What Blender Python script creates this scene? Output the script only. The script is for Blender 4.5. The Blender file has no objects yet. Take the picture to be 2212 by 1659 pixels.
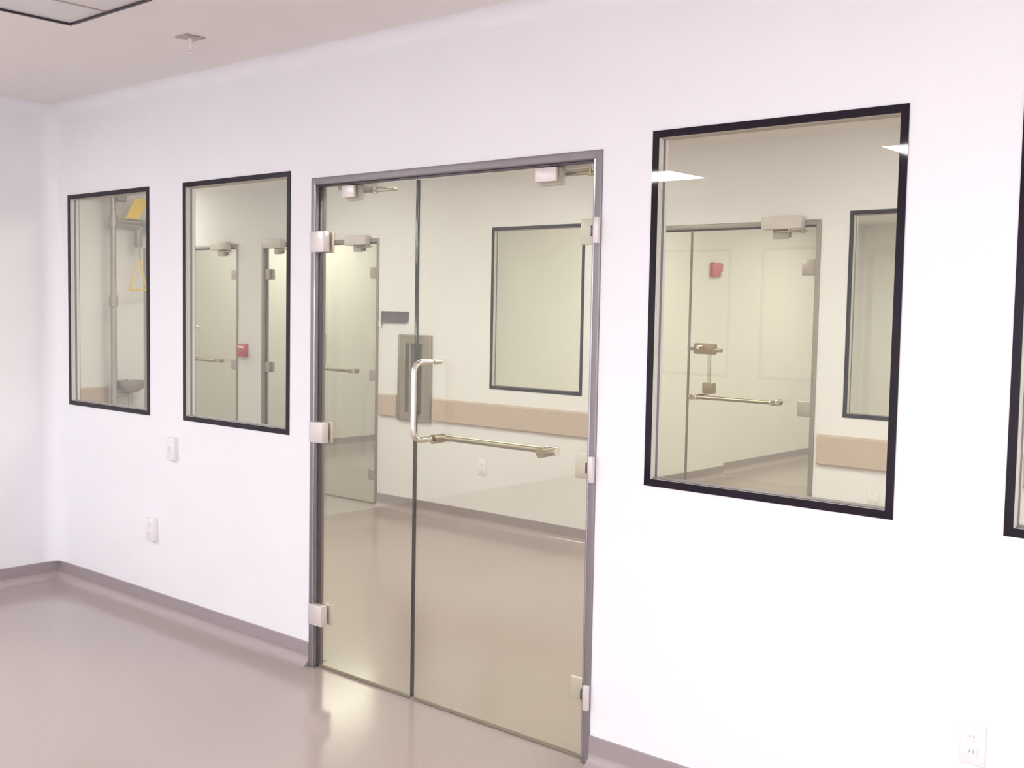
import bpy, bmesh, math
from mathutils import Vector, Matrix

# ------------------------------------------------------------------ camera, world, lights, exposure
scene = bpy.context.scene
col = scene.collection

IMG_W, IMG_H = 2212.0, 1659.0
F_PX, CAM_H, CAM_D = 2394.25, 1.6269, 3.1369
YAW, PITCH, ROLL = -0.7149, -0.0666, 0.0183

def make_camera():
    cam = bpy.data.cameras.new('camera')
    cam.sensor_fit = 'HORIZONTAL'
    cam.sensor_width = 36.0
    cam.lens = 36.0 * F_PX / IMG_W
    cam.clip_start = 0.05
    cam.clip_end = 100
    ob = bpy.data.objects.new('camera', cam)
    col.objects.link(ob)
    f = Vector((math.sin(YAW) * math.cos(PITCH), math.cos(YAW) * math.cos(PITCH), math.sin(PITCH)))
    r0 = Vector((math.cos(YAW), -math.sin(YAW), 0))
    u0 = r0.cross(f)
    r = math.cos(ROLL) * r0 + math.sin(ROLL) * u0
    u = -math.sin(ROLL) * r0 + math.cos(ROLL) * u0
    m = Matrix(((r.x, u.x, -f.x, 0), (r.y, u.y, -f.y, -CAM_D), (r.z, u.z, -f.z, CAM_H), (0, 0, 0, 1)))
    ob.matrix_world = m
    scene.camera = ob

make_camera()

world = bpy.data.worlds.new('world')
scene.world = world
world.use_nodes = True
world.node_tree.nodes['Background'].inputs[0].default_value = (0.9, 0.9, 0.95, 1)
world.node_tree.nodes['Background'].inputs[1].default_value = 0.0

vs = scene.view_settings
vs.view_transform = 'Standard'
vs.look = 'None'
vs.exposure = 0.12
vs.gamma = 1.0
vs.use_curve_mapping = False
scene.cycles.use_denoising = True
scene.cycles.transparent_max_bounces = 32
scene.cycles.max_bounces = 12
scene.cycles.diffuse_bounces = 6
scene.cycles.caustics_reflective = False
scene.cycles.sample_clamp_indirect = 6.0

ROOM_LIGHT = 51.0          # lens radiance of the ceiling lights in the near room
CORRIDOR_LIGHT = 15.0      # ... in the corridor
INNER_LIGHT = 18.0         # ... in the rooms beyond
FLASH_W = 55.0            # the photographer's flash (its glints show on the metal edges)

flash = bpy.data.lights.new('camera_flash', 'POINT')
flash.energy = FLASH_W
flash.color = (0.97, 0.97, 1.0)
flash.shadow_soft_size = 0.025
fo = bpy.data.objects.new('camera_flash', flash)
fo.location = (0.03, -CAM_D + 0.02, CAM_H + 0.07)
col.objects.link(fo)

# ------------------------------------------------------------------ layout (metres; wall face with the windows is y = 0)
CEIL = 2.743
T = 0.05                   # panel wall thickness
Y2 = 2.98                  # corridor's far wall, corridor face
XL, XR = -6.24, 3.0        # near room
YB = -6.2
XC = -8.57                 # wall that ends the corridor
YC = 1.98
XFAR = -12.0
DOOR_H = 2.19
WZ0, WZ1 = 1.039, 2.232    # window outer border
WB = 0.024                 # black border width
BASE_H = 0.109
NEAR_WIN = [(-6.096, -5.240), (-4.925, -4.062), (-2.116, -1.2485), (-0.9405, -0.078)]
FAR_WIN = [(-5.53, -4.665), (-2.757, -1.892)]
D1 = (-3.911, -2.322)
D2 = (-4.517, -2.930)
D3 = (-8.335, -6.760)
D4 = (-9.66, -8.694)

# ------------------------------------------------------------------ materials
def nodes_of(name):
    m = bpy.data.materials.new(name)
    m.use_nodes = True
    nt = m.node_tree
    return m, nt, nt.nodes, nt.links

def principled(name, color, rough=0.5, metal=0.0, spec=0.5, noise=0.0, scale=40.0, bump=0.0, aniso=None, coat=0.0):
    m, nt, N, L = nodes_of(name)
    b = N['Principled BSDF']
    b.inputs['Base Color'].default_value = (*color, 1)
    b.inputs['Roughness'].default_value = rough
    b.inputs['Metallic'].default_value = metal
    b.inputs['Specular IOR Level'].default_value = spec
    b.inputs['Coat Weight'].default_value = coat
    b.inputs['Coat Roughness'].default_value = 0.03
    if noise or bump:
        tc = N.new('ShaderNodeTexCoord')
        mp = N.new('ShaderNodeMapping')
        if aniso:
            mp.inputs['Scale'].default_value = aniso
        nz = N.new('ShaderNodeTexNoise')
        nz.inputs['Scale'].default_value = scale
        nz.inputs['Detail'].default_value = 4
        L.new(tc.outputs['Object'], mp.inputs['Vector'])
        L.new(mp.outputs['Vector'], nz.inputs['Vector'])
        if noise:
            rp = N.new('ShaderNodeValToRGB')
            rp.color_ramp.elements[0].position = 0.3
            rp.color_ramp.elements[1].position = 0.7
            rp.color_ramp.elements[0].color = (*[max(0, c * (1 - noise)) for c in color], 1)
            rp.color_ramp.elements[1].color = (*[min(1, c * (1 + noise)) for c in color], 1)
            L.new(nz.outputs['Fac'], rp.inputs['Fac'])
            L.new(rp.outputs['Color'], b.inputs['Base Color'])
        if bump:
            bp = N.new('ShaderNodeBump')
            bp.inputs['Strength'].default_value = bump
            bp.inputs['Distance'].default_value = 0.002
            L.new(nz.outputs['Fac'], bp.inputs['Height'])
            L.new(bp.outputs['Normal'], b.inputs['Normal'])
    return m

def glass(name, tint, ior=1.5):
    m, nt, N, L = nodes_of(name)
    N.remove(N['Principled BSDF'])
    out = N['Material Output']
    tr = N.new('ShaderNodeBsdfTransparent')
    tr.inputs['Color'].default_value = (*tint, 1)
    gl = N.new('ShaderNodeBsdfGlossy')
    gl.inputs['Roughness'].default_value = 0.0
    gl.inputs['Color'].default_value = (1, 1, 1, 1)
    fr = N.new('ShaderNodeFresnel')
    geo = N.new('ShaderNodeNewGeometry')
    # same reflectance on the entry and the exit face of a pane
    mx0 = N.new('ShaderNodeMix')
    mx0.data_type = 'FLOAT'
    mx0.inputs[2].default_value = ior
    mx0.inputs[3].default_value = 1.0 / ior
    L.new(geo.outputs['Backfacing'], mx0.inputs[0])
    fr.inputs['IOR'].default_value = ior
    L.new(mx0.outputs[0], fr.inputs['IOR'])
    mx = N.new('ShaderNodeMixShader')
    L.new(fr.outputs['Fac'], mx.inputs['Fac'])
    L.new(tr.outputs['BSDF'], mx.inputs[1])
    L.new(gl.outputs['BSDF'], mx.inputs[2])
    L.new(mx.outputs['Shader'], out.inputs['Surface'])
    return m

def emitter(name, color, strength):
    m, nt, N, L = nodes_of(name)
    N.remove(N['Principled BSDF'])
    e = N.new('ShaderNodeEmission')
    e.inputs['Color'].default_value = (*color, 1)
    e.inputs['Strength'].default_value = strength
    L.new(e.outputs['Emission'], N['Material Output'].inputs['Surface'])
    return m

M = {}
M['wall'] = principled('painted_wall', (0.84, 0.842, 0.868), 0.5, spec=0.25, noise=0.01, scale=3, bump=0.03)
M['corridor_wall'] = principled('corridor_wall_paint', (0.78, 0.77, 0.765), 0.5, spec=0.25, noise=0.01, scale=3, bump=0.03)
M['ceiling'] = principled('ceiling_paint', (0.82, 0.785, 0.765), 0.7, spec=0.2, noise=0.012, scale=5)
M['floor'] = principled('epoxy_floor', (0.395, 0.328, 0.312), 0.16, spec=0.5, noise=0.035, scale=80, bump=0.07)
M['base'] = principled('cove_base', (0.325, 0.275, 0.285), 0.3, spec=0.5, noise=0.02, scale=20)
M['toe'] = principled('cove_toe', (0.385, 0.325, 0.32), 0.2, spec=0.5, noise=0.02, scale=20)
M['black'] = principled('black_border', (0.010, 0.006, 0.013), 0.03, spec=0.28)
M['gasket'] = principled('grey_gasket', (0.16, 0.13, 0.18), 0.4)
M['spacer'] = principled('white_reveal', (0.78, 0.76, 0.78), 0.4, noise=0.01)
M['steel'] = principled('brushed_steel_frame', (0.26, 0.235, 0.25), 0.42, metal=0.5, noise=0.04, scale=30, aniso=(1, 1, 0.05))
M['jambdark'] = principled('dark_seal', (0.10, 0.085, 0.10), 0.25, metal=0.4)
M['plate'] = principled('satin_hinge_plate', (0.72, 0.66, 0.64), 0.30, metal=0.35, noise=0.02, scale=25)
M['chrome'] = principled('polished_tube', (0.83, 0.79, 0.74), 0.10, metal=1.0)
M['brass'] = principled('dull_nickel', (0.36, 0.31, 0.23), 0.28, metal=0.85)
M['farsteel'] = principled('corridor_door_frame', (0.30, 0.27, 0.235), 0.45, metal=0.4, noise=0.04, scale=30, aniso=(1, 1, 0.05))
M['farplate'] = principled('corridor_hinge_plate', (0.42, 0.37, 0.32), 0.35, metal=0.4)
M['faredge'] = principled('corridor_glass_edge', (0.22, 0.21, 0.17), 0.2, metal=0.3)
M['sweep'] = principled('door_sweep', (0.30, 0.26, 0.20), 0.4, metal=0.5)
M['sill'] = principled('dark_reveal', (0.42, 0.37, 0.34), 0.5)
M['closer'] = principled('closer_paint', (0.62, 0.56, 0.52), 0.4, spec=0.4, noise=0.02)
M['glint_bead'] = principled('polished_glint_bead', (0.42, 0.39, 0.42), 0.09, metal=1.0)
M['edge'] = principled('glass_edge', (0.10, 0.10, 0.09), 0.07, metal=0.9)
M['doorglass'] = glass('door_glass', (0.955, 0.960, 0.904))
M['winglass'] = glass('window_glass', (0.955, 0.960, 0.908))
M['farglass'] = glass('far_window_glass', (0.972, 0.980, 0.93))
M['rail'] = principled('bumper_rail_vinyl', (0.52, 0.42, 0.34), 0.5, spec=0.3, noise=0.03, scale=30)
M['whiteplastic'] = principled('white_plastic', (0.82, 0.79, 0.79), 0.35, noise=0.01)
M['slot'] = principled('dark_slot', (0.05, 0.045, 0.05), 0.5)
M['socketslot'] = principled('socket_slot', (0.42, 0.39, 0.39), 0.5)
M['cabinet'] = principled('cabinet_steel', (0.40, 0.36, 0.29), 0.38, metal=0.7, noise=0.05, scale=30, aniso=(1, 1, 0.1))
M['cabglass'] = principled('cabinet_dark_glass', (0.10, 0.085, 0.075), 0.12, spec=0.6)
M['sign'] = principled('dark_sign', (0.10, 0.09, 0.10), 0.22, spec=0.6, noise=0.15, scale=15)
M['red'] = principled('red_plastic', (0.50, 0.09, 0.11), 0.4, noise=0.05)
M['yellow'] = principled('yellow_plastic', (0.86, 0.62, 0.13), 0.4, noise=0.04)
M['green'] = principled('green_plastic', (0.25, 0.55, 0.34), 0.4, noise=0.04)
M['pipe'] = principled('galvanised_pipe', (0.44, 0.41, 0.41), 0.4, metal=0.5, noise=0.06, scale=25)
M['panel'] = principled('ceiling_panel_lens', (0.70, 0.68, 0.68), 0.35, noise=0.02, scale=20)
M['darkframe'] = principled('dark_gasket_frame', (0.025, 0.018, 0.03), 0.4)
M['tan'] = principled('tan_escutcheon', (0.42, 0.36, 0.32), 0.35, metal=0.4, noise=0.03)
M['brown'] = principled('brown_bracket', (0.36, 0.25, 0.17), 0.4, metal=0.3, noise=0.05)
M['lens_room'] = emitter('lit_lens_room', (0.975, 1.0, 1.025), ROOM_LIGHT)
M['lens_corr'] = emitter('lit_lens_corridor', (1.0, 0.975, 0.93), CORRIDOR_LIGHT)
M['lens_inner'] = emitter('lit_lens_inner', (1.0, 0.975, 0.92), INNER_LIGHT)
M['lightframe'] = principled('light_frame', (0.75, 0.73, 0.73), 0.4, noise=0.01)

# ------------------------------------------------------------------ mesh helpers
def finish(name, bm, mat, parent=None, smooth=None):
    bmesh.ops.remove_doubles(bm, verts=bm.verts, dist=1e-6)
    bmesh.ops.recalc_face_normals(bm, faces=bm.faces)
    me = bpy.data.meshes.new(name)
    bm.to_mesh(me)
    bm.free()
    if smooth is not None:
        for p in me.polygons:
            p.use_smooth = True
        me.set_sharp_from_angle(angle=math.radians(smooth))
    me.materials.append(M[mat])
    o = bpy.data.objects.new(name, me)
    col.objects.link(o)
    if parent is not None:
        o.parent = parent
        o.matrix_parent_inverse = Matrix.Translation(-Vector(world_loc(parent)))
    return o

def world_loc(o):
    v = Vector((0, 0, 0))
    while o is not None:
        v += o.location
        if o.parent is not None:
            v += o.matrix_parent_inverse.translation
        o = o.parent
    return v

def add_box(bm, a, b, bev=0.0, seg=2):
    lo = [min(a[i], b[i]) for i in range(3)]
    hi = [max(a[i], b[i]) for i in range(3)]
    vs_ = [bm.verts.new((x, y, z)) for x in (lo[0], hi[0]) for y in (lo[1], hi[1]) for z in (lo[2], hi[2])]
    idx = [(0, 1, 3, 2), (4, 6, 7, 5), (0, 4, 5, 1), (2, 3, 7, 6), (0, 2, 6, 4), (1, 5, 7, 3)]
    fs = [bm.faces.new([vs_[i] for i in q]) for q in idx]
    bmesh.ops.recalc_face_normals(bm, faces=fs)
    if bev > 0:
        es = list({e for f in fs for e in f.edges})
        bmesh.ops.bevel(bm, geom=es, offset=bev, segments=seg, profile=0.5, affect='EDGES')

def box(name, a, b, mat, parent=None, bev=0.0, seg=2):
    bm = bmesh.new()
    add_box(bm, a, b, bev, seg)
    return finish(name, bm, mat, parent, 35 if bev else None)

def add_tube(bm, pts, r, n=14, radii=None):
    pts = [Vector(p) for p in pts]
    rings = []
    prev = None
    for i, p in enumerate(pts):
        t = (pts[min(i + 1, len(pts) - 1)] - pts[max(i - 1, 0)]).normalized()
        if prev is None:
            ref = Vector((0, 0, 1)) if abs(t.z) < 0.9 else Vector((1, 0, 0))
            a = t.cross(ref).normalized()
        else:
            a = (prev - t * prev.dot(t)).normalized()
        prev = a
        b = t.cross(a)
        rr = radii[i] if radii else r
        rings.append([bm.verts.new(p + (a * math.cos(k * 2 * math.pi / n) + b * math.sin(k * 2 * math.pi / n)) * rr) for k in range(n)])
    for i in range(len(rings) - 1):
        for k in range(n):
            bm.faces.new((rings[i][k], rings[i][(k + 1) % n], rings[i + 1][(k + 1) % n], rings[i + 1][k]))
    bm.faces.new(rings[0])
    bm.faces.new(rings[-1])

def tube(name, pts, r, mat, parent=None, n=14, radii=None):
    bm = bmesh.new()
    add_tube(bm, pts, r, n, radii)
    return finish(name, bm, mat, parent, 40)

def bend(pts, rad=0.03, seg=6):
    """round the inner corners of a polyline"""
    pts = [Vector(p) for p in pts]
    out = [pts[0]]
    for i in range(1, len(pts) - 1):
        p = pts[i]
        d0 = (pts[i - 1] - p)
        d1 = (pts[i + 1] - p)
        rr = min(rad, d0.length * 0.49, d1.length * 0.49)
        a = p + d0.normalized() * rr
        b = p + d1.normalized() * rr
        for k in range(seg + 1):
            t = k / seg
            out.append(a * (1 - t) ** 2 + p * 2 * t * (1 - t) + b * t ** 2)
    out.append(pts[-1])
    return out

def add_prism(bm, profile, axis, lo, hi):
    """profile: (u, v) list; extruded along axis ('x': u->y v->z ; 'y': u->x v->z ; 'z': u->x v->y)"""
    def mk(p, w):
        u, v = p
        return {'x': (w, u, v), 'y': (u, w, v), 'z': (u, v, w)}[axis]
    A = [bm.verts.new(mk(p, lo)) for p in profile]
    B = [bm.verts.new(mk(p, hi)) for p in profile]
    n = len(profile)
    for i in range(n):
        bm.faces.new((A[i], A[(i + 1) % n], B[(i + 1) % n], B[i]))
    bm.faces.new(A)
    bm.faces.new(B)

def prism(name, profile, axis, lo, hi, mat, parent=None, smooth=40):
    bm = bmesh.new()
    add_prism(bm, profile, axis, lo, hi)
    return finish(name, bm, mat, parent, smooth)

def wall_bm(u0, u1, z0, z1, t0, t1, holes, axis='x'):
    """thick wall with rectangular openings; axis 'x': u = x, t = y ; axis 'y': u = y, t = x"""
    bm = bmesh.new()
    us = sorted({u0, u1, *[h[0] for h in holes], *[h[1] for h in holes]})
    zs = sorted({z0, z1, *[h[2] for h in holes], *[h[3] for h in holes]})
    def solid(i, j):
        if i < 0 or j < 0 or i >= len(us) - 1 or j >= len(zs) - 1:
            return False
        cu, cz = (us[i] + us[i + 1]) / 2, (zs[j] + zs[j + 1]) / 2
        return not any(h[0] < cu < h[1] and h[2] < cz < h[3] for h in holes)
    def pt(u, t, z):
        return (u, t, z) if axis == 'x' else (t, u, z)
    def quad(*ps):
        bm.faces.new([bm.verts.new(p) for p in ps])
    for i in range(len(us) - 1):
        for j in range(len(zs) - 1):
            if not solid(i, j):
                continue
            a, b, c, d = us[i], us[i + 1], zs[j], zs[j + 1]
            for t in (t0, t1):
                quad(pt(a, t, c), pt(b, t, c), pt(b, t, d), pt(a, t, d))
            if not solid(i - 1, j): quad(pt(a, t0, c), pt(a, t1, c), pt(a, t1, d), pt(a, t0, d))
            if not solid(i + 1, j): quad(pt(b, t0, c), pt(b, t1, c), pt(b, t1, d), pt(b, t0, d))
            if not solid(i, j - 1): quad(pt(a, t0, c), pt(b, t0, c), pt(b, t1, c), pt(a, t1, c))
            if not solid(i, j + 1): quad(pt(a, t0, d), pt(b, t0, d), pt(b, t1, d), pt(a, t1, d))
    return bm

def struct(o, label, cat=None):
    o['kind'] = 'structure'
    o['label'] = label
    if cat:
        o['category'] = cat
    return o

def tag(o, label, cat, group=None):
    o['label'] = label
    o['category'] = cat
    if group:
        o['group'] = group
    return o

def empty(name, loc):
    o = bpy.data.objects.new(name, None)
    o.empty_display_size = 0.1
    o.location = loc
    col.objects.link(o)
    return o

# ------------------------------------------------------------------ structure: floor, ceiling, walls
FX0, FX1, FY0, FY1 = XFAR - 0.1, XR + 0.1, YB - 0.1, 10.1
struct(box('floor', (FX0, FY0, -0.1), (FX1, FY1, 0.0), 'floor'), 'glossy taupe epoxy floor running through the room and corridor', 'floor')
struct(box('ceiling', (FX0, FY0, CEIL), (FX1, FY1, CEIL + 0.1), 'ceiling'), 'flat off-white ceiling', 'ceiling')

holes = [(a + WB, b - WB, WZ0 + WB, WZ1 - WB) for a, b in NEAR_WIN] + [(D1[0], D1[1], 0.0, DOOR_H)]
struct(finish('wall_front', wall_bm(-8.6, XR, 0, CEIL, 0, T, holes), 'wall'), 'white wall holding the black-bordered windows and the glass double door', 'wall')
struct(box('wall_left', (XL - 0.1, YB, 0), (XL, 0, CEIL), 'wall'), 'plain white side wall meeting the window wall', 'wall')
struct(box('wall_right', (XR, YB - 0.1, 0), (XR + 0.1, Y2, CEIL), 'wall'), 'plain white side wall behind the photographer', 'wall')
struct(box('wall_back', (XL - 0.1, YB - 0.1, 0), (XR, YB, CEIL), 'wall'), 'plain white back wall of the room', 'wall')

far_holes = [(a + WB, b - WB, WZ0 + WB, WZ1 - WB) for a, b in FAR_WIN] + [(d[0], d[1], 0.0, DOOR_H) for d in (D2, D3, D4)]
struct(finish('wall_corridor', wall_bm(XFAR, XR, 0, CEIL, Y2, Y2 + T, far_holes), 'corridor_wall'), 'off-white far wall of the corridor seen through the glass', 'wall')
bm = bmesh.new()
add_box(bm, (XFAR, 0.05, 0), (XC, YC, CEIL))
struct(finish('wall_corridor_end', bm, 'corridor_wall'), 'off-white wall ending the corridor behind the safety shower', 'wall')
struct(box('wall_passage_end', (XFAR - 0.1, YC, 0), (XFAR, 10, CEIL), 'corridor_wall'), 'plain wall closing the far side passage', 'wall')
# rooms beyond the corridor
struct(box('wall_gowning_left', (-10.0, Y2 + T, 0), (-9.9, 8.0, CEIL), 'corridor_wall'), 'off-white side wall of the room behind the double door beside the dark sign', 'wall')
struct(box('wall_gowning_back', (-10.0, 8.0, 0), (-5.85, 8.1, CEIL), 'corridor_wall'), 'off-white back wall of the room behind the dark sign', 'wall')
bm = bmesh.new()
add_box(bm, (-5.85, Y2 + T, 0), (-5.64, 6.62, CEIL))
add_box(bm, (-5.85, 6.62, 0), (-5.73, 10.0, CEIL))
struct(finish('wall_inner_left', bm, 'corridor_wall'), 'off-white stepped side wall carrying the red alarm strobe', 'wall')
struct(box('wall_inner_back', (-5.85, 10.0, 0), (XR, 10.1, CEIL), 'corridor_wall'), 'off-white back wall of the room behind the corridor door', 'wall')
struct(box('wall_inner_right', (XR, Y2, 0), (XR + 0.1, 10.1, CEIL), 'corridor_wall'), 'plain side wall of the room beyond the corridor', 'wall')

# concave coves in the room's corner and under its ceiling
def cove_profile(cx, cy, sx, sy, r, n=8):
    """solid between a square corner at (cx, cy) and the concave arc tangent to both faces"""
    pts = [(cx, cy)]
    for k in range(n + 1):
        a = math.pi / 2 * k / n
        pts.append((cx + sx * r * (1 - math.sin(a)), cy + sy * r * (1 - math.cos(a))))
    return pts

struct(prism('trim_1', cove_profile(XL, 0.0, 1, -1, 0.09), 'z', BASE_H, CEIL, 'wall'), 'rounded white cove in the corner of the room', 'trim')
struct(prism('trim_2', cove_profile(0.0, CEIL, -1, -1, 0.06), 'x', XL, XR, 'wall'), 'white cove where the window wall meets the ceiling', 'trim')
struct(prism('trim_3', cove_profile(XL, CEIL, 1, -1, 0.06), 'y', YB, 0.0, 'wall'), 'white cove where the side wall meets the ceiling', 'trim')

struct(prism('trim_4', cove_profile(Y2, CEIL, -1, -1, 0.05), 'x', XFAR, XR, 'ceiling'), 'cove where the corridor wall meets its ceiling', 'trim')

# coved base: a thin flat band that sweeps out onto the floor
def base_profile(face, s, r=0.042, th=0.006, n=8):
    """face: coordinate of the wall face, s: direction into the room"""
    zt = 0.0015 + r
    band = [(face, zt), (face, BASE_H), (face + s * th * 0.5, BASE_H), (face + s * th, BASE_H - 0.003), (face + s * th, zt)]
    toe = [(face, 0.0), (face, zt)]
    for k in range(n + 1):
        a = math.pi / 2 * k / n
        toe.append((face + s * (th + r * (1 - math.sin(math.pi / 2 - a))), 0.0015 + r * (1 - math.sin(a))))
    toe.append((face + s * (th + r + 0.004), 0.0))
    return band, toe

def base_run(name, axis, face, s, lo, hi, label):
    band, toe = base_profile(face, s)
    o = struct(prism(name, band, axis, lo, hi, 'base', smooth=30), label, 'baseboard')
    prism('cove_toe', toe, axis, lo, hi, 'toe', o, smooth=30)

base_run('baseboard_front', 'x', 0.0, -1, XL, D1[0], 'grey coved base between the corner and the glass double door')
base_run('baseboard_front_right', 'x', 0.0, -1, D1[1], XR, 'grey coved base under the window right beside the glass double door')
base_run('baseboard_left', 'y', XL, 1, YB, 0.0, 'grey coved base along the plain side wall')
base_run('baseboard_corridor_rear', 'x', T, 1, XC, D1[0], 'grey coved base on the corridor side of the window wall')
base_run('baseboard_corridor_rear_right', 'x', T, 1, D1[1], XR, 'grey coved base on the corridor side beyond the glass door')
base_run('baseboard_corridor', 'x', Y2, -1, D3[1], D2[0], 'grey coved base under the bumper rail and wall cabinet')
base_run('baseboard_corridor_right', 'x', Y2, -1, D2[1], XR, 'grey coved base of the corridor beyond its double door')
base_run('baseboard_corridor_left', 'x', Y2, -1, D4[1], D3[0], 'short grey coved base under the red pull station')
base_run('baseboard_corridor_end', 'y', XC, 1, T, YC, 'grey coved base behind the safety shower')
base_run('baseboard_gowning_left', 'y', -9.9, 1, Y2 + T, 8.0, 'grey coved base in the room behind the dark sign')
base_run('baseboard_gowning_back', 'x', 8.0, -1, -9.9, -5.85, 'grey coved base along the back of the room behind the dark sign')
base_run('baseboard_inner_left', 'y', -5.64, 1, Y2 + T, 6.62, 'grey coved base under the red alarm strobe')
base_run('baseboard_inner_step', 'y', -5.73, 1, 6.62, 10.0, 'grey coved base on the set-back part of the strobe wall')
base_run('baseboard_inner_back', 'x', 10.0, -1, -5.73, XR, 'grey coved base along the back of the strobe room')

# ------------------------------------------------------------------ windows
def window(name, xa, xb, yf, s, label, glassmat):
    """flush window: black border on both faces, white reveal with a gasket line, one pane flush with the near face.
    yf: near face of the wall, s: direction from the near face into the wall"""
    root = empty(name, ((xa + xb) / 2, yf, WZ0))
    struct(root, label, 'window')
    def Y(d): return yf + s * d
    for face, d0, d1, nm in ((0, -0.004, 0.0, 'black_border'), (1, T, T + 0.004, 'rear_border')):
        bm = bmesh.new()
        add_box(bm, (xa, Y(d0), WZ1 - WB), (xb, Y(d1), WZ1))
        add_box(bm, (xa, Y(d0), WZ0), (xb, Y(d1), WZ0 + WB))
        add_box(bm, (xa, Y(d0), WZ0 + WB), (xa + WB, Y(d1), WZ1 - WB))
        add_box(bm, (xb - WB, Y(d0), WZ0 + WB), (xb, Y(d1), WZ1 - WB))
        o = finish(nm, bm, 'black', root)
        o['label'] = 'glossy black border band'
    ia, ib, ja, jb = xa + WB, xb - WB, WZ0 + WB, WZ1 - WB
    th = 0.003
    bm = bmesh.new()
    add_box(bm, (ia, Y(0.008), ja), (ia + th, Y(T), jb))
    add_box(bm, (ib - th, Y(0.008), ja), (ib, Y(T), jb))
    finish('reveal', bm, 'spacer', root)
    box('sill', (ia + th, Y(0.008), ja), (ib - th, Y(T), ja + th), 'gasket', root)
    box('head_reveal', (ia + th, Y(0.008), jb - th), (ib - th, Y(T), jb), 'sill', root)
    bm = bmesh.new()
    g0, g1, gt = 0.022, 0.032, 0.0055
    add_box(bm, (ia + th, Y(g0), ja + th), (ia + gt, Y(g1), jb - th))
    add_box(bm, (ib - gt, Y(g0), ja + th), (ib - th, Y(g1), jb - th))
    finish('gasket', bm, 'gasket', root)
    box('pane', (ia, Y(-0.003), ja), (ib, Y(0.005), jb), glassmat, root)
    return root

near_labels = ['black-bordered window by the room corner showing the safety shower',
               'black-bordered window between the corner window and the glass door, red pull station behind it',
               'large black-bordered window right of the glass door reflecting two ceiling lights',
               'black-bordered window next to the switch-height outlet, farthest from the room corner']
for i, (a, b) in enumerate(NEAR_WIN):
    window('window_%d' % (i + 1), a, b, 0.0, 1, near_labels[i], 'winglass')
window('window_5', *FAR_WIN[0], Y2, 1, 'dark-bordered corridor window above the bumper rail, seen through the glass door', 'farglass')
window('window_6', *FAR_WIN[1], Y2, 1, 'dark-bordered corridor window beside the door with the grey closer', 'farglass')

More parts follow.
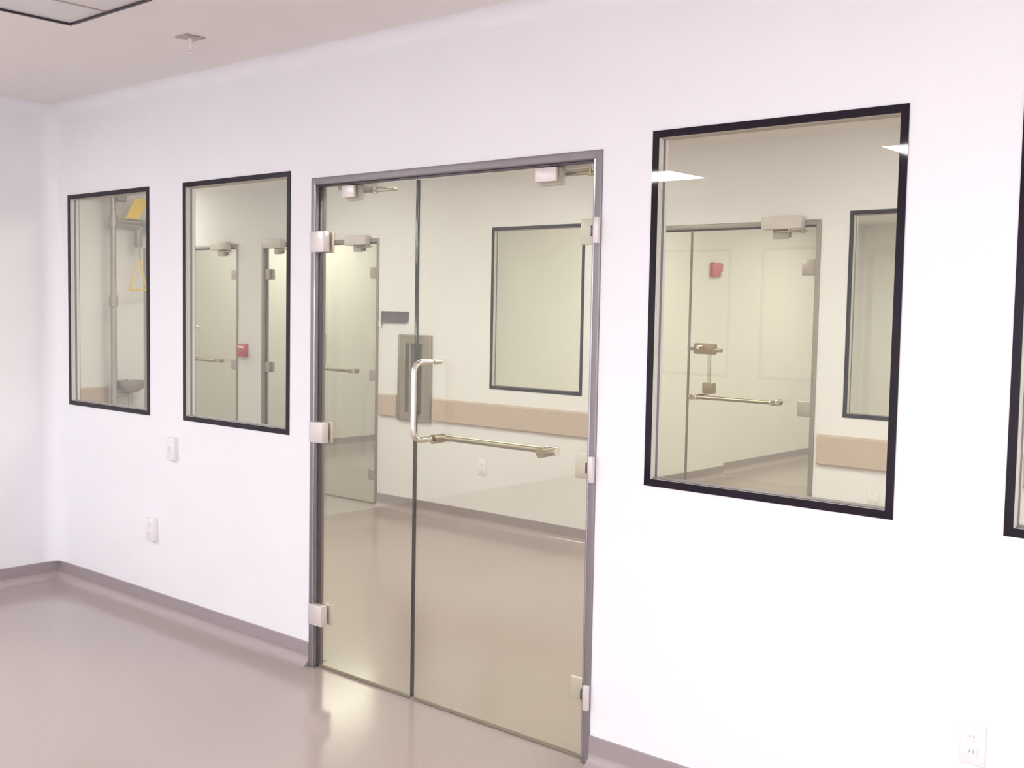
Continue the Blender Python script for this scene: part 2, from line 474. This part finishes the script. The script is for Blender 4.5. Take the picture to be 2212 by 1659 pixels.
# ------------------------------------------------------------------ glass doors
FRW = 0.032
def door(name, xl, xr, yf, s, label, leaves, near=False, lock=False):
    """yf: room-side face; s: direction to the corridor. leaves: (x0, x1, hinge side -1/+1, crash bar?)"""
    root = empty(name, ((xl + xr) / 2, yf, 0))
    struct(root, label, 'door')
    ST, PL, ED = ('steel', 'plate', 'edge') if near else ('farsteel', 'farplate', 'faredge')
    def Y(d): return yf + s * d
    fd0, fd1 = -0.008, T + 0.008
    fr = empty_part('frame', root)
    box('jamb', (xl, Y(fd0), 0), (xl + FRW, Y(fd1), DOOR_H), ST, fr, 0.007, 4)
    box('jamb', (xr - FRW, Y(fd0), 0), (xr, Y(fd1), DOOR_H), ST, fr, 0.007, 4)
    box('head', (xl + FRW - 0.006, Y(fd0 + 0.001), DOOR_H - FRW), (xr - FRW + 0.006, Y(fd1 - 0.001), DOOR_H), ST, fr, 0.006, 3)
    if near:
        for xx in (xl + FRW - 0.002, xr - FRW + 0.002):
            tube('glint_bead', [(xx, Y(-0.0065), 0.001), (xx, Y(-0.0065), DOOR_H - FRW)], 0.0045, 'glint_bead', fr, n=20)  # shiny strip added on the jamb edge to catch the flash as a glint
    # dark seals that the leaves close on
    box('seal', (xl + FRW - 0.001, Y(0.014), 0.0), (xl + FRW + 0.007, Y(0.034), DOOR_H - FRW), 'jambdark', fr, 0.003, 2)
    box('seal', (xr - FRW - 0.007, Y(0.014), 0.0), (xr - FRW + 0.001, Y(0.034), DOOR_H - FRW), 'jambdark', fr, 0.003, 2)
    box('seal', (xl + FRW, Y(0.012), DOOR_H - FRW - 0.009), (xr - FRW, Y(0.036), DOOR_H - FRW + 0.001), 'jambdark', fr, 0.003, 2)
    g0, g1 = 0.018, 0.030
    for (x0, x1, hs, bar) in leaves:
        lf = empty_part('leaf', root)
        box('glass_panel', (x0, Y(g0), 0.012), (x1, Y(g1), DOOR_H - FRW - 0.010), 'doorglass', lf)
        # polished vertical edge on the meeting side
        xm = x1 if hs < 0 else x0
        e = 0.0035
        box('glass_edge', (xm - e, Y(g0 - 0.001), 0.012), (xm + e, Y(g1 + 0.001), DOOR_H - FRW - 0.012), ED, lf, 0.0033, 6)
        # bottom sweep
        box('door_sweep', (x0 + 0.004, Y(g0 + 0.002), 0.002), (x1 - 0.004, Y(g1 - 0.002), 0.012), 'sweep', lf)
        # hinges: plates clamping the glass and the jamb
        hx = xl if hs < 0 else xr
        for zc in (0.247, 1.070, 1.910):
            h = 0.046
            if hs < 0:
                o = box('hinge', (hx + 0.010, Y(-0.020), zc - h), (hx + 0.104, Y(0.017), zc + h), PL, lf, 0.004, 2)
                box('hinge', (hx + 0.040, Y(0.031), zc - h), (hx + 0.104, Y(0.044), zc + h), PL, lf, 0.003, 2)
            else:
                o = box('hinge', (hx - 0.019, Y(-0.026), zc - h), (hx + 0.001, Y(-0.0085), zc + h), PL, lf, 0.003, 2)
                box('hinge', (hx - 0.118, Y(0.031), zc - h), (hx - 0.036, Y(0.046), zc + h), PL, lf, 0.003, 2)
                box('hinge', (hx - 0.047, Y(-0.004), zc - 0.020), (hx - 0.034, Y(0.017), zc + 0.020), 'jambdark', lf, 0.003, 2)
        # closer: body over the head on the corridor side, patch fitting clamped on the glass, arm between
        c0, c1 = (hx + 0.10, hx + 0.36) if hs < 0 else (hx - 0.36, hx - 0.10)
        cl = empty_part('closer', root)
        box('closer_body', (c0, Y(fd1 + 0.002), 2.137), (c1, Y(fd1 + 0.062), 2.213), 'closer', cl, 0.006, 2)
        p0, p1 = (hx + 0.195, hx + 0.275) if hs < 0 else (hx - 0.312, hx - 0.214)
        pb = DOOR_H - FRW - 0.012
        box('patch_fitting', (p0, Y(0.002), pb - 0.052), (p1, Y(g0 - 0.0005), pb), PL, cl, 0.003, 2)
        box('patch_fitting', (p0, Y(g1 + 0.0005), pb - 0.062), (p1, Y(0.060), pb), ('closer' if near else 'farplate'), cl, 0.003, 2)
        px = (p0 + p1) / 2
        q = c1 if hs < 0 else c1 + 0.02
        box('closer_arm', (px, Y(0.064), 2.118), (q + (0.10 if hs < 0 else -0.0), Y(0.084), 2.130), 'brass', cl, 0.003, 2)
        tube('arm_spindle', [(q - 0.03, Y(0.074), 2.112), (q - 0.03, Y(0.074), 2.140)], 0.011, 'brass', cl)
        if bar:
            xb0 = x0 + 0.090 if hs > 0 else x1 - 0.090
            xb1 = x0 + 0.655 if hs > 0 else x1 - 0.655
            dd = 0.105
            zb = 1.098
            hw = empty_part('exit_device', root)
            tube('crash_bar', bend([(xb0, Y(dd), zb), (xb1, Y(dd), zb)], 0.02), 0.0125, 'brass', hw)
            for xx in (xb0, xb1):
                tube('bar_mount', [(xx, Y(0.030), zb), (xx, Y(dd + 0.022), zb)], 0.016, 'brass', hw, radii=[0.020, 0.017])
                tube('bar_collar', [(xx - 0.026, Y(dd), zb), (xx + 0.026, Y(dd), zb)], 0.0175, 'chrome', hw)
            # bent pull on the room side, both ends passing through the glass
            pd = -0.078
            pz0, pz1 = 1.100, 1.412
            tube('pull_handle', bend([(xb0, Y(0.0185), pz1), (xb0, Y(pd), pz1), (xb0, Y(pd), pz0), (xb0, Y(0.0185), pz0)], 0.05, 8), 0.0115, 'chrome', hw)
            tube('pull_end', [(xb0, Y(0.0305), pz1), (xb0, Y(0.070), pz1)], 0.0115, 'chrome', hw)
            if lock:
                box('lock_case', (xb0 - 0.075, Y(pd + 0.03), pz1 - 0.045), (xb0 + 0.075, Y(0.0), pz1 + 0.025), 'brown', hw, 0.008, 2)
                tube('lock_lever', [(xb0 - 0.125, Y(pd + 0.06), pz1 - 0.01), (xb0 + 0.125, Y(pd + 0.06), pz1 - 0.018)], 0.012, 'brass', hw)
                box('strike_block', (xb0 - 0.005, Y(pd + 0.02), pz0 + 0.015), (xb0 + 0.070, Y(0.0), pz0 + 0.085), 'brown', hw, 0.008, 2)
    return root

def empty_part(name, root):
    o = bpy.data.objects.new(name, None)
    o.empty_display_size = 0.05
    col.objects.link(o)
    o.parent = root
    return o

def leaves_for(xl, xr, meet):
    a, b = xl + FRW + 0.009, xr - FRW - 0.009
    return [(a, meet - 0.003, -1, False), (meet + 0.003, b, 1, True)]

door('door_1', D1[0], D1[1], 0.0, 1, 'frameless glass double door in a grey steel frame with bent pull handle', leaves_for(D1[0], D1[1], D1[1] - 0.943), near=True)
door('door_2', D2[0], D2[1], Y2 + T, -1, 'glass double door across the corridor, beside the corridor window with the outlet below', leaves_for(D2[0], D2[1], D2[1] - 0.897), lock=True)
door('door_3', D3[0], D3[1], Y2 + T, -1, 'glass double door across the corridor, between the dark sign and the red pull station', leaves_for(D3[0], D3[1], D3[1] - 0.93))
door('door_4', D4[0], D4[1], Y2 + T, -1, 'single glass door across the corridor, past the red pull station', [(D4[0] + FRW + 0.009, D4[1] - FRW - 0.009, 1, True)])

# ------------------------------------------------------------------ bumper rails
def rail(a, b, axis, face, s, label):
    z0, z1, th = 0.747, 0.930, 0.024
    pts = [(face, z0), (face + s * th * 0.6, z0), (face + s * th, z0 + 0.012), (face + s * th, z1 - 0.012), (face + s * th * 0.6, z1), (face, z1)]
    mid = (a + b) / 2
    loc = (mid, face, z0) if axis == 'x' else (face, mid, z0)
    root = tag(empty('bumper_rail', loc), label, 'bumper rail', 'bumper rails along the corridor')
    prism('rail_cover', pts, axis, a + 0.012, b - 0.012, 'rail', root, 20)
    ins = [(face, z0 + 0.002), (face + s * th * 0.55, z0 + 0.002), (face + s * (th - 0.002), z0 + 0.014), (face + s * (th - 0.002), z1 - 0.014), (face + s * th * 0.55, z1 - 0.002), (face, z1 - 0.002)]
    prism('end_cap', ins, axis, a, a + 0.012, 'rail', root, 20)
    prism('end_cap', ins, axis, b - 0.012, b, 'rail', root, 20)

rail(-6.735, -6.525, 'x', Y2, -1, 'short beige bumper rail between the corridor door and the steel wall cabinet')
rail(-6.118, -4.545, 'x', Y2, -1, 'long beige bumper rail under the corridor window, starting at the steel cabinet')
rail(-2.905, 2.6, 'x', Y2, -1, 'beige bumper rail beside the corridor door with the grey closer')
rail(0.15, 1.60, 'y', XC, 1, 'beige bumper rail on the end wall, stopping at the safety shower')

# ------------------------------------------------------------------ wall cabinet, sign, alarms
def cabinet():
    x0, x1, z0, z1 = -6.510, -6.138, 0.730, 1.418
    root = tag(empty('fire_extinguisher_cabinet', ((x0 + x1) / 2, Y2, z0)), 'brownish steel wall cabinet with narrow dark glass slot, under the dark sign', 'cabinet')
    f = 0.022
    bm = bmesh.new()
    add_box(bm, (x0, Y2 - 0.022, z0), (x0 + f, Y2, z1), 0.003)
    add_box(bm, (x1 - f, Y2 - 0.022, z0), (x1, Y2, z1), 0.003)
    add_box(bm, (x0 + f, Y2 - 0.022, z0), (x1 - f, Y2, z0 + f), 0.003)
    add_box(bm, (x0 + f, Y2 - 0.022, z1 - f), (x1 - f, Y2, z1), 0.003)
    finish('trim_frame', bm, 'cabinet', root, 35)
    # door with a vertical slot
    s0, s1, t0, t1 = -6.425, -6.235, 0.800, 1.350
    bm = wall_bm(x0 + f, x1 - f, z0 + f, z1 - f, Y2 - 0.018, Y2 - 0.004, [(s0, s1, t0, t1)])
    d = finish('cabinet_door', bm, 'cabinet', root)
    box('glass_slot', (s0, Y2 - 0.010, t0), (s1, Y2 - 0.004, t1), 'cabglass', d)
    box('handle', (s1 - 0.075, Y2 - 0.036, t0 - 0.012), (s1 - 0.030, Y2 - 0.018, t0 + 0.012), 'slot', d, 0.003)
    bm = bmesh.new()
    add_box(bm, (s0 + 0.040, Y2 - 0.014, t0), (s0 + 0.062, Y2 - 0.0105, t1))
    finish('slot_divider', bm, 'cabinet', d)
cabinet()

def dark_sign():
    x0, x1, z0, z1 = -6.715, -6.405, 1.508, 1.600
    root = tag(empty('wall_sign', ((x0 + x1) / 2, Y2, z0)), 'dark rectangular plate on the wall above the steel cabinet', 'sign')
    prof = [(x0, z0), (x1 - 0.03, z0), (x1, z0 + 0.02), (x1, z1), (x0, z1)]
    prism('plate', prof, 'y', Y2 - 0.016, Y2 - 0.003, 'sign', root, 20)
    box('backing', (x0 - 0.006, Y2 - 0.003, z0 - 0.006), (x1 + 0.006, Y2, z1 + 0.006), 'whiteplastic', root)
    tube('glint_tube', [(x0 - 0.012, Y2 - 0.018, z0 + 0.012), (x0 - 0.012, Y2 - 0.018, z0 - 0.035)], 0.013, 'chrome', root)  # chrome piece added to stand for a bright flash reflection by the sign
dark_sign()

def pull_station():
    x0, x1, z0, z1 = -8.672, -8.535, 1.150, 1.272
    root = tag(empty('fire_alarm_pull_station', ((x0 + x1) / 2, Y2, z0)), 'small red fire alarm pull station between two corridor glass doors', 'alarm')
    box('housing', (x0, Y2 - 0.035, z0), (x1, Y2, z1), 'red', root, 0.006)
    box('pull_bar', (x0 + 0.02, Y2 - 0.050, z0 + 0.030), (x1 - 0.02, Y2 - 0.035, z0 + 0.058), 'red', root, 0.004)
    box('label_plate', (x0 + 0.03, Y2 - 0.037, z0 + 0.082), (x1 - 0.03, Y2 - 0.035, z0 + 0.100), 'whiteplastic', root)
pull_station()

def strobe():
    xw = -5.64
    y0, y1, z0, z1 = 6.250, 6.44, 1.985, 2.125
    root = tag(empty('fire_alarm_strobe', (xw, (y0 + y1) / 2, z0)), 'red fire alarm strobe with clear lens, high on the inner side wall', 'alarm')
    box('housing', (xw, y0, z0), (xw + 0.045, y1 - 0.05, z1), 'red', root, 0.008)
    box('sounder', (xw, y1 - 0.05, z0 + 0.055), (xw + 0.04, y1, z1 - 0.006), 'red', root, 0.008)
    box('lens', (xw + 0.0, y1 - 0.048, z0 + 0.012), (xw + 0.06, y1 - 0.006, z0 + 0.050), 'whiteplastic', root, 0.006)
strobe()

# ------------------------------------------------------------------ outlets
def outlet(xc, zc, yf, s, label, w=0.072, h=0.118, d=0.012):
    root = tag(empty('wall_outlet', (xc, yf, zc - h / 2)), label, 'outlet', 'wall outlets')
    box('cover_plate', (xc - w / 2, yf + s * d, zc - h / 2), (xc + w / 2, yf, zc + h / 2), 'whiteplastic', root, 0.003)
    for dz in (-0.021, 0.021):
        o = box('socket', (xc - 0.016, yf + s * (d + 0.002), zc + dz - 0.014), (xc + 0.016, yf + s * d, zc + dz + 0.014), 'whiteplastic', root, 0.0015)
        box('socket_slots', (xc - 0.007, yf + s * (d + 0.0026), zc + dz - 0.004), (xc - 0.004, yf + s * (d + 0.002), zc + dz + 0.005), 'socketslot', o)
        box('socket_slots', (xc + 0.004, yf + s * (d + 0.0026), zc + dz - 0.004), (xc + 0.007, yf + s * (d + 0.002), zc + dz + 0.005), 'socketslot', o)

def switch(xc, zc, yf, s, label, w=0.072, h=0.118, d=0.014):
    root = tag(empty('light_switch', (xc, yf, zc - h / 2)), label, 'switch')
    box('cover_plate', (xc - w / 2, yf + s * d, zc - h / 2), (xc + w / 2, yf, zc + h / 2), 'whiteplastic', root, 0.003)
    box('toggle', (xc - 0.005, yf + s * (d + 0.010), zc - 0.006), (xc + 0.005, yf + s * d, zc + 0.010), 'whiteplastic', root, 0.001)

outlet(-5.205, 0.443, 0.0, -1, 'white outlet low on the wall below the gap between the two left windows', d=0.030)
switch(-5.012, 0.886, 0.0, -1, 'white switch plate just below the window left of the glass door', d=0.024)
outlet(-0.995, 0.445, 0.0, -1, 'white outlet low on the wall below the gap right of the largest window', d=0.010)
outlet(-5.588, 0.444, Y2, -1, 'pale outlet under the bumper rail across the corridor', d=0.010)
outlet(-2.552, 0.598, Y2, -1, 'small outlet under the bumper rail beside the corridor door', w=0.06, h=0.05, d=0.010)

# ------------------------------------------------------------------ emergency shower with eyewash
def shower():
    x, y = XC + 0.15, 1.577
    root = tag(empty('safety_shower', (x, y, 0)), 'grey pipe safety shower with yellow sign, pull triangle and eyewash bowl', 'shower')
    R = 0.024
    tube('riser_pipe', [(x, y, 0.0), (x, y, 2.44)], R, 'pipe', root)
    bm = bmesh.new()
    add_tube(bm, [(x, y, 0.0), (x, y, 0.012)], 0.075, 20)
    finish('floor_flange', bm, 'pipe', root, 40)
    tube('ceiling_bracket', bend([(x, y, 2.44), (x, y, 2.49), (x, y - 0.09, 2.49), (XC + 0.001, y - 0.09, 2.49)], 0.03), 0.018, 'pipe', root)
    tube('bracket_clamp', [(x, y + 0.03, 2.475), (x, y + 0.11, 2.475)], 0.028, 'pipe', root)
    tube('coupling', [(x, y, 1.60), (x, y, 1.69)], 0.036, 'pipe', root)
    tube('tee', [(x, y, 2.25), (x, y, 2.34)], 0.033, 'pipe', root)
    tube('shower_arm', [(x, y, 2.295), (x, y + 0.36, 2.295)], 0.021, 'pipe', root)
    h = tube('shower_head', [(x, y + 0.36, 2.34), (x, y + 0.36, 2.30), (x, y + 0.36, 2.275), (x, y + 0.36, 2.262)], 0.1, 'green', root, n=24, radii=[0.025, 0.05, 0.105, 0.11])
    h['label'] = 'green shower head'
    # valve with pull rod and triangular handle
    yv = y + 0.228
    box('valve_body', (x - 0.03, yv - 0.028, 2.09), (x + 0.03, yv + 0.022, 2.235), 'pipe', root, 0.008)
    box('valve_lever', (x - 0.012, yv + 0.0, 2.20), (x + 0.012, yv + 0.09, 2.262), 'pipe', root, 0.004)
    tube('pull_rod', [(x, yv + 0.012, 2.10), (x, yv + 0.012, 1.99)], 0.006, 'pipe', root)
    a, b, c_ = (x, yv + 0.012, 1.99), (x, yv - 0.085, 1.738), (x, yv + 0.070, 1.738)
    tube('pull_triangle', bend([a, b, c_, a], 0.012, 4), 0.0065, 'yellow', root)
    # V-shaped yellow sign above the arm
    sg = prism('safety_sign', [(y + 0.095, 2.318), (y + 0.215, 2.318), (y + 0.315, 2.49), (y + 0.180, 2.49)], 'x', x + 0.02, x + 0.026, 'yellow', root, 20)
    sg['label'] = 'slanted yellow sign'
    box('sign_bracket', (x - 0.005, y + 0.12, 2.312), (x + 0.024, y + 0.18, 2.330), 'pipe', root)
    # eyewash bowl
    n = 24
    bm = bmesh.new()
    prof = [(0.02, 0.885), (0.072, 0.895), (0.112, 0.93), (0.122, 0.985), (0.116, 0.985), (0.105, 0.935), (0.07, 0.905), (0.02, 0.897)]
    cy = y + 0.147
    rings = [[bm.verts.new((x + math.cos(2 * math.pi * k / n) * r, cy + math.sin(2 * math.pi * k / n) * r, z)) for k in range(n)] for r, z in prof]
    for i in range(len(rings)):
        A, B = rings[i], rings[(i + 1) % len(rings)]
        for k in range(n):
            bm.faces.new((A[k], A[(k + 1) % n], B[(k + 1) % n], B[k]))
    finish('eyewash_bowl', bm, 'pipe', root, 40)
    tube('eyewash_pipe', [(x, y, 0.872), (x, cy, 0.872)], 0.017, 'pipe', root)
    for dx in (-0.045, 0.045):
        tube('eyewash_spray', [(x + dx, cy, 0.90), (x + dx, cy, 0.99)], 0.014, 'green', root)
    tube('drain_pipe', [(x, cy, 0.885), (x, cy, 0.0)], 0.02, 'pipe', root)
shower()

# steel guard on the corner where the end wall stops
o = prism('corner_guard', [(XC, YC - 0.045), (XC + 0.004, YC - 0.045), (XC + 0.004, YC + 0.004), (XC - 0.05, YC + 0.004), (XC - 0.05, YC), (XC, YC)], 'z', BASE_H + 0.01, 2.1, 'pipe', None, 20)
tag(o, 'tall grey corner guard on the wall end beside the safety shower', 'corner guard')

# ------------------------------------------------------------------ ceiling fittings
def ceiling_light(x0, x1, y0, y1, lens, label, group):
    root = tag(empty('ceiling_light', ((x0 + x1) / 2, (y0 + y1) / 2, CEIL)), label, 'ceiling light', group)
    f = 0.02
    bm = bmesh.new()
    z0 = CEIL - 0.012
    add_box(bm, (x0, y0, z0), (x0 + f, y1, CEIL))
    add_box(bm, (x1 - f, y0, z0), (x1, y1, CEIL))
    add_box(bm, (x0 + f, y0, z0), (x1 - f, y0 + f, CEIL))
    add_box(bm, (x0 + f, y1 - f, z0), (x1 - f, y1, CEIL))
    finish('frame', bm, 'lightframe', root)
    box('lens', (x0 + f, y0 + f, CEIL - 0.008), (x1 - f, y1 - f, CEIL - 0.001), lens, root)

for (x0, y0, ln, lb) in ((-5.4, -4.82, 0.6, 'lit ceiling light mirrored at the door-side edge of the large window'),
                         (-3.02, -4.52, 0.6, 'lit ceiling light mirrored at the edge of the large window away from the door'),
                         (-5.75, -2.6, 0.6, 'narrow added fill light, out of view, between the plain side wall and the black-edged ceiling panel'),  # made-up lamp out of view, added to brighten the left wall
                         (-0.62, -5.0, 1.2, 'long lit ceiling light in the open part of the near room'),
                         (1.5, -5.0, 1.2, 'long lit ceiling light beside the plain side wall opposite the room corner')):
    ceiling_light(x0, x0 + (0.3 if x0 == -5.75 else 0.6), y0, y0 + ln, 'lens_room', lb, 'lit ceiling lights of the near room')
for x0, lb in ((-11.0, 'lit ceiling light in the side passage past the red pull station'),
               (-7.2, 'lit corridor ceiling light before the double door beside the dark sign'),
               (-4.9, 'lit corridor ceiling light above the long beige bumper rail'),
               (-2.5, 'lit corridor ceiling light before the door with the lock case'),
               (-0.1, 'lit corridor ceiling light past the last corridor window'),
               (1.8, 'lit corridor ceiling light at the blind end of the corridor')):
    y0 = 2.15 if x0 < -9 else 0.75
    ceiling_light(x0, x0 + (0.6 if x0 > -9 else 1.2), y0, y0 + (1.2 if x0 > -9 else 0.6), 'lens_corr', lb, 'corridor ceiling lights')
for (x0, y0, lb) in ((-9.45, 4.2, 'lit ceiling light mirrored on the floor at the foot of the glass door'),
                     (-7.4, 5.6, 'lit ceiling light deep in the room behind the dark sign'),
                     (-4.6, 4.4, 'lit ceiling light just behind the corridor window over the long bumper rail'),
                     (-2.2, 4.4, 'lit ceiling light just behind the corridor window beside the lock-case door'),
                     (0.4, 4.4, 'lit ceiling light farthest from the red strobe in the inner room'),
                     (-4.6, 7.2, 'lit ceiling light beside the stepped wall near the red strobe'),
                     (-2.2, 7.2, 'lit ceiling light deep in the middle of the inner room')):
    ceiling_light(x0, x0 + 0.6, y0, y0 + 1.2, 'lens_corr' if x0 < -6 else 'lens_inner', lb, 'ceiling lights beyond the corridor')

def ceiling_panel():
    x0, x1, y0, y1 = -4.317, -3.717, -2.12, -0.897
    root = tag(empty('ceiling_panel', ((x0 + x1) / 2, (y0 + y1) / 2, CEIL)), 'unlit recessed ceiling panel with thin black edge near the sprinkler', 'ceiling panel')
    f = 0.012
    bm = bmesh.new()
    z0 = CEIL - 0.014
    add_box(bm, (x0, y0, z0), (x0 + f, y1, CEIL))
    add_box(bm, (x1 - f, y0, z0), (x1, y1, CEIL))
    add_box(bm, (x0 + f, y0, z0), (x1 - f, y0 + f, CEIL))
    add_box(bm, (x0 + f, y1 - f, z0), (x1 - f, y1, CEIL))
    o = finish('edge_frame', bm, 'darkframe', root)
    o['label'] = 'thin black edge'
    xm = -4.02
    box('lens_panel', (x0 + f, y0 + f, CEIL - 0.006), (xm - 0.006, y1 - f, CEIL - 0.0005), 'panel', root)
    box('lens_panel', (xm + 0.006, y0 + f, CEIL - 0.006), (x1 - f, y1 - f, CEIL - 0.0005), 'panel', root)
    box('divider', (xm - 0.006, y0 + f, CEIL - 0.009), (xm + 0.006, y1 - f, CEIL - 0.0005), 'tan', root)
ceiling_panel()

def sprinkler():
    x, y = -4.136, -0.468
    root = tag(empty('fire_sprinkler', (x, y, CEIL)), 'small fire sprinkler head on a square tan ceiling plate', 'sprinkler')
    s = 0.045
    box('ceiling_plate', (x - s, y - s, CEIL - 0.006), (x + s, y + s, CEIL - 0.0005), 'tan', root, 0.002)
    tube('stem', [(x, y, CEIL - 0.006), (x, y, CEIL - 0.034)], 0.010, 'whiteplastic', root)
    bm = bmesh.new()
    for sy in (-1, 1):
        add_tube(bm, bend([(x, y, CEIL - 0.032), (x + sy * 0.014, y, CEIL - 0.042), (x + sy * 0.012, y, CEIL - 0.058), (x, y, CEIL - 0.066)], 0.006, 3), 0.0028, 8)
    finish('yoke', bm, 'whiteplastic', root, 40)
    tube('bulb', [(x, y, CEIL - 0.036), (x, y, CEIL - 0.064)], 0.003, 'whiteplastic', root)
    tube('deflector', [(x, y, CEIL - 0.066), (x, y, CEIL - 0.070)], 0.019, 'whiteplastic', root, n=16)
sprinkler()
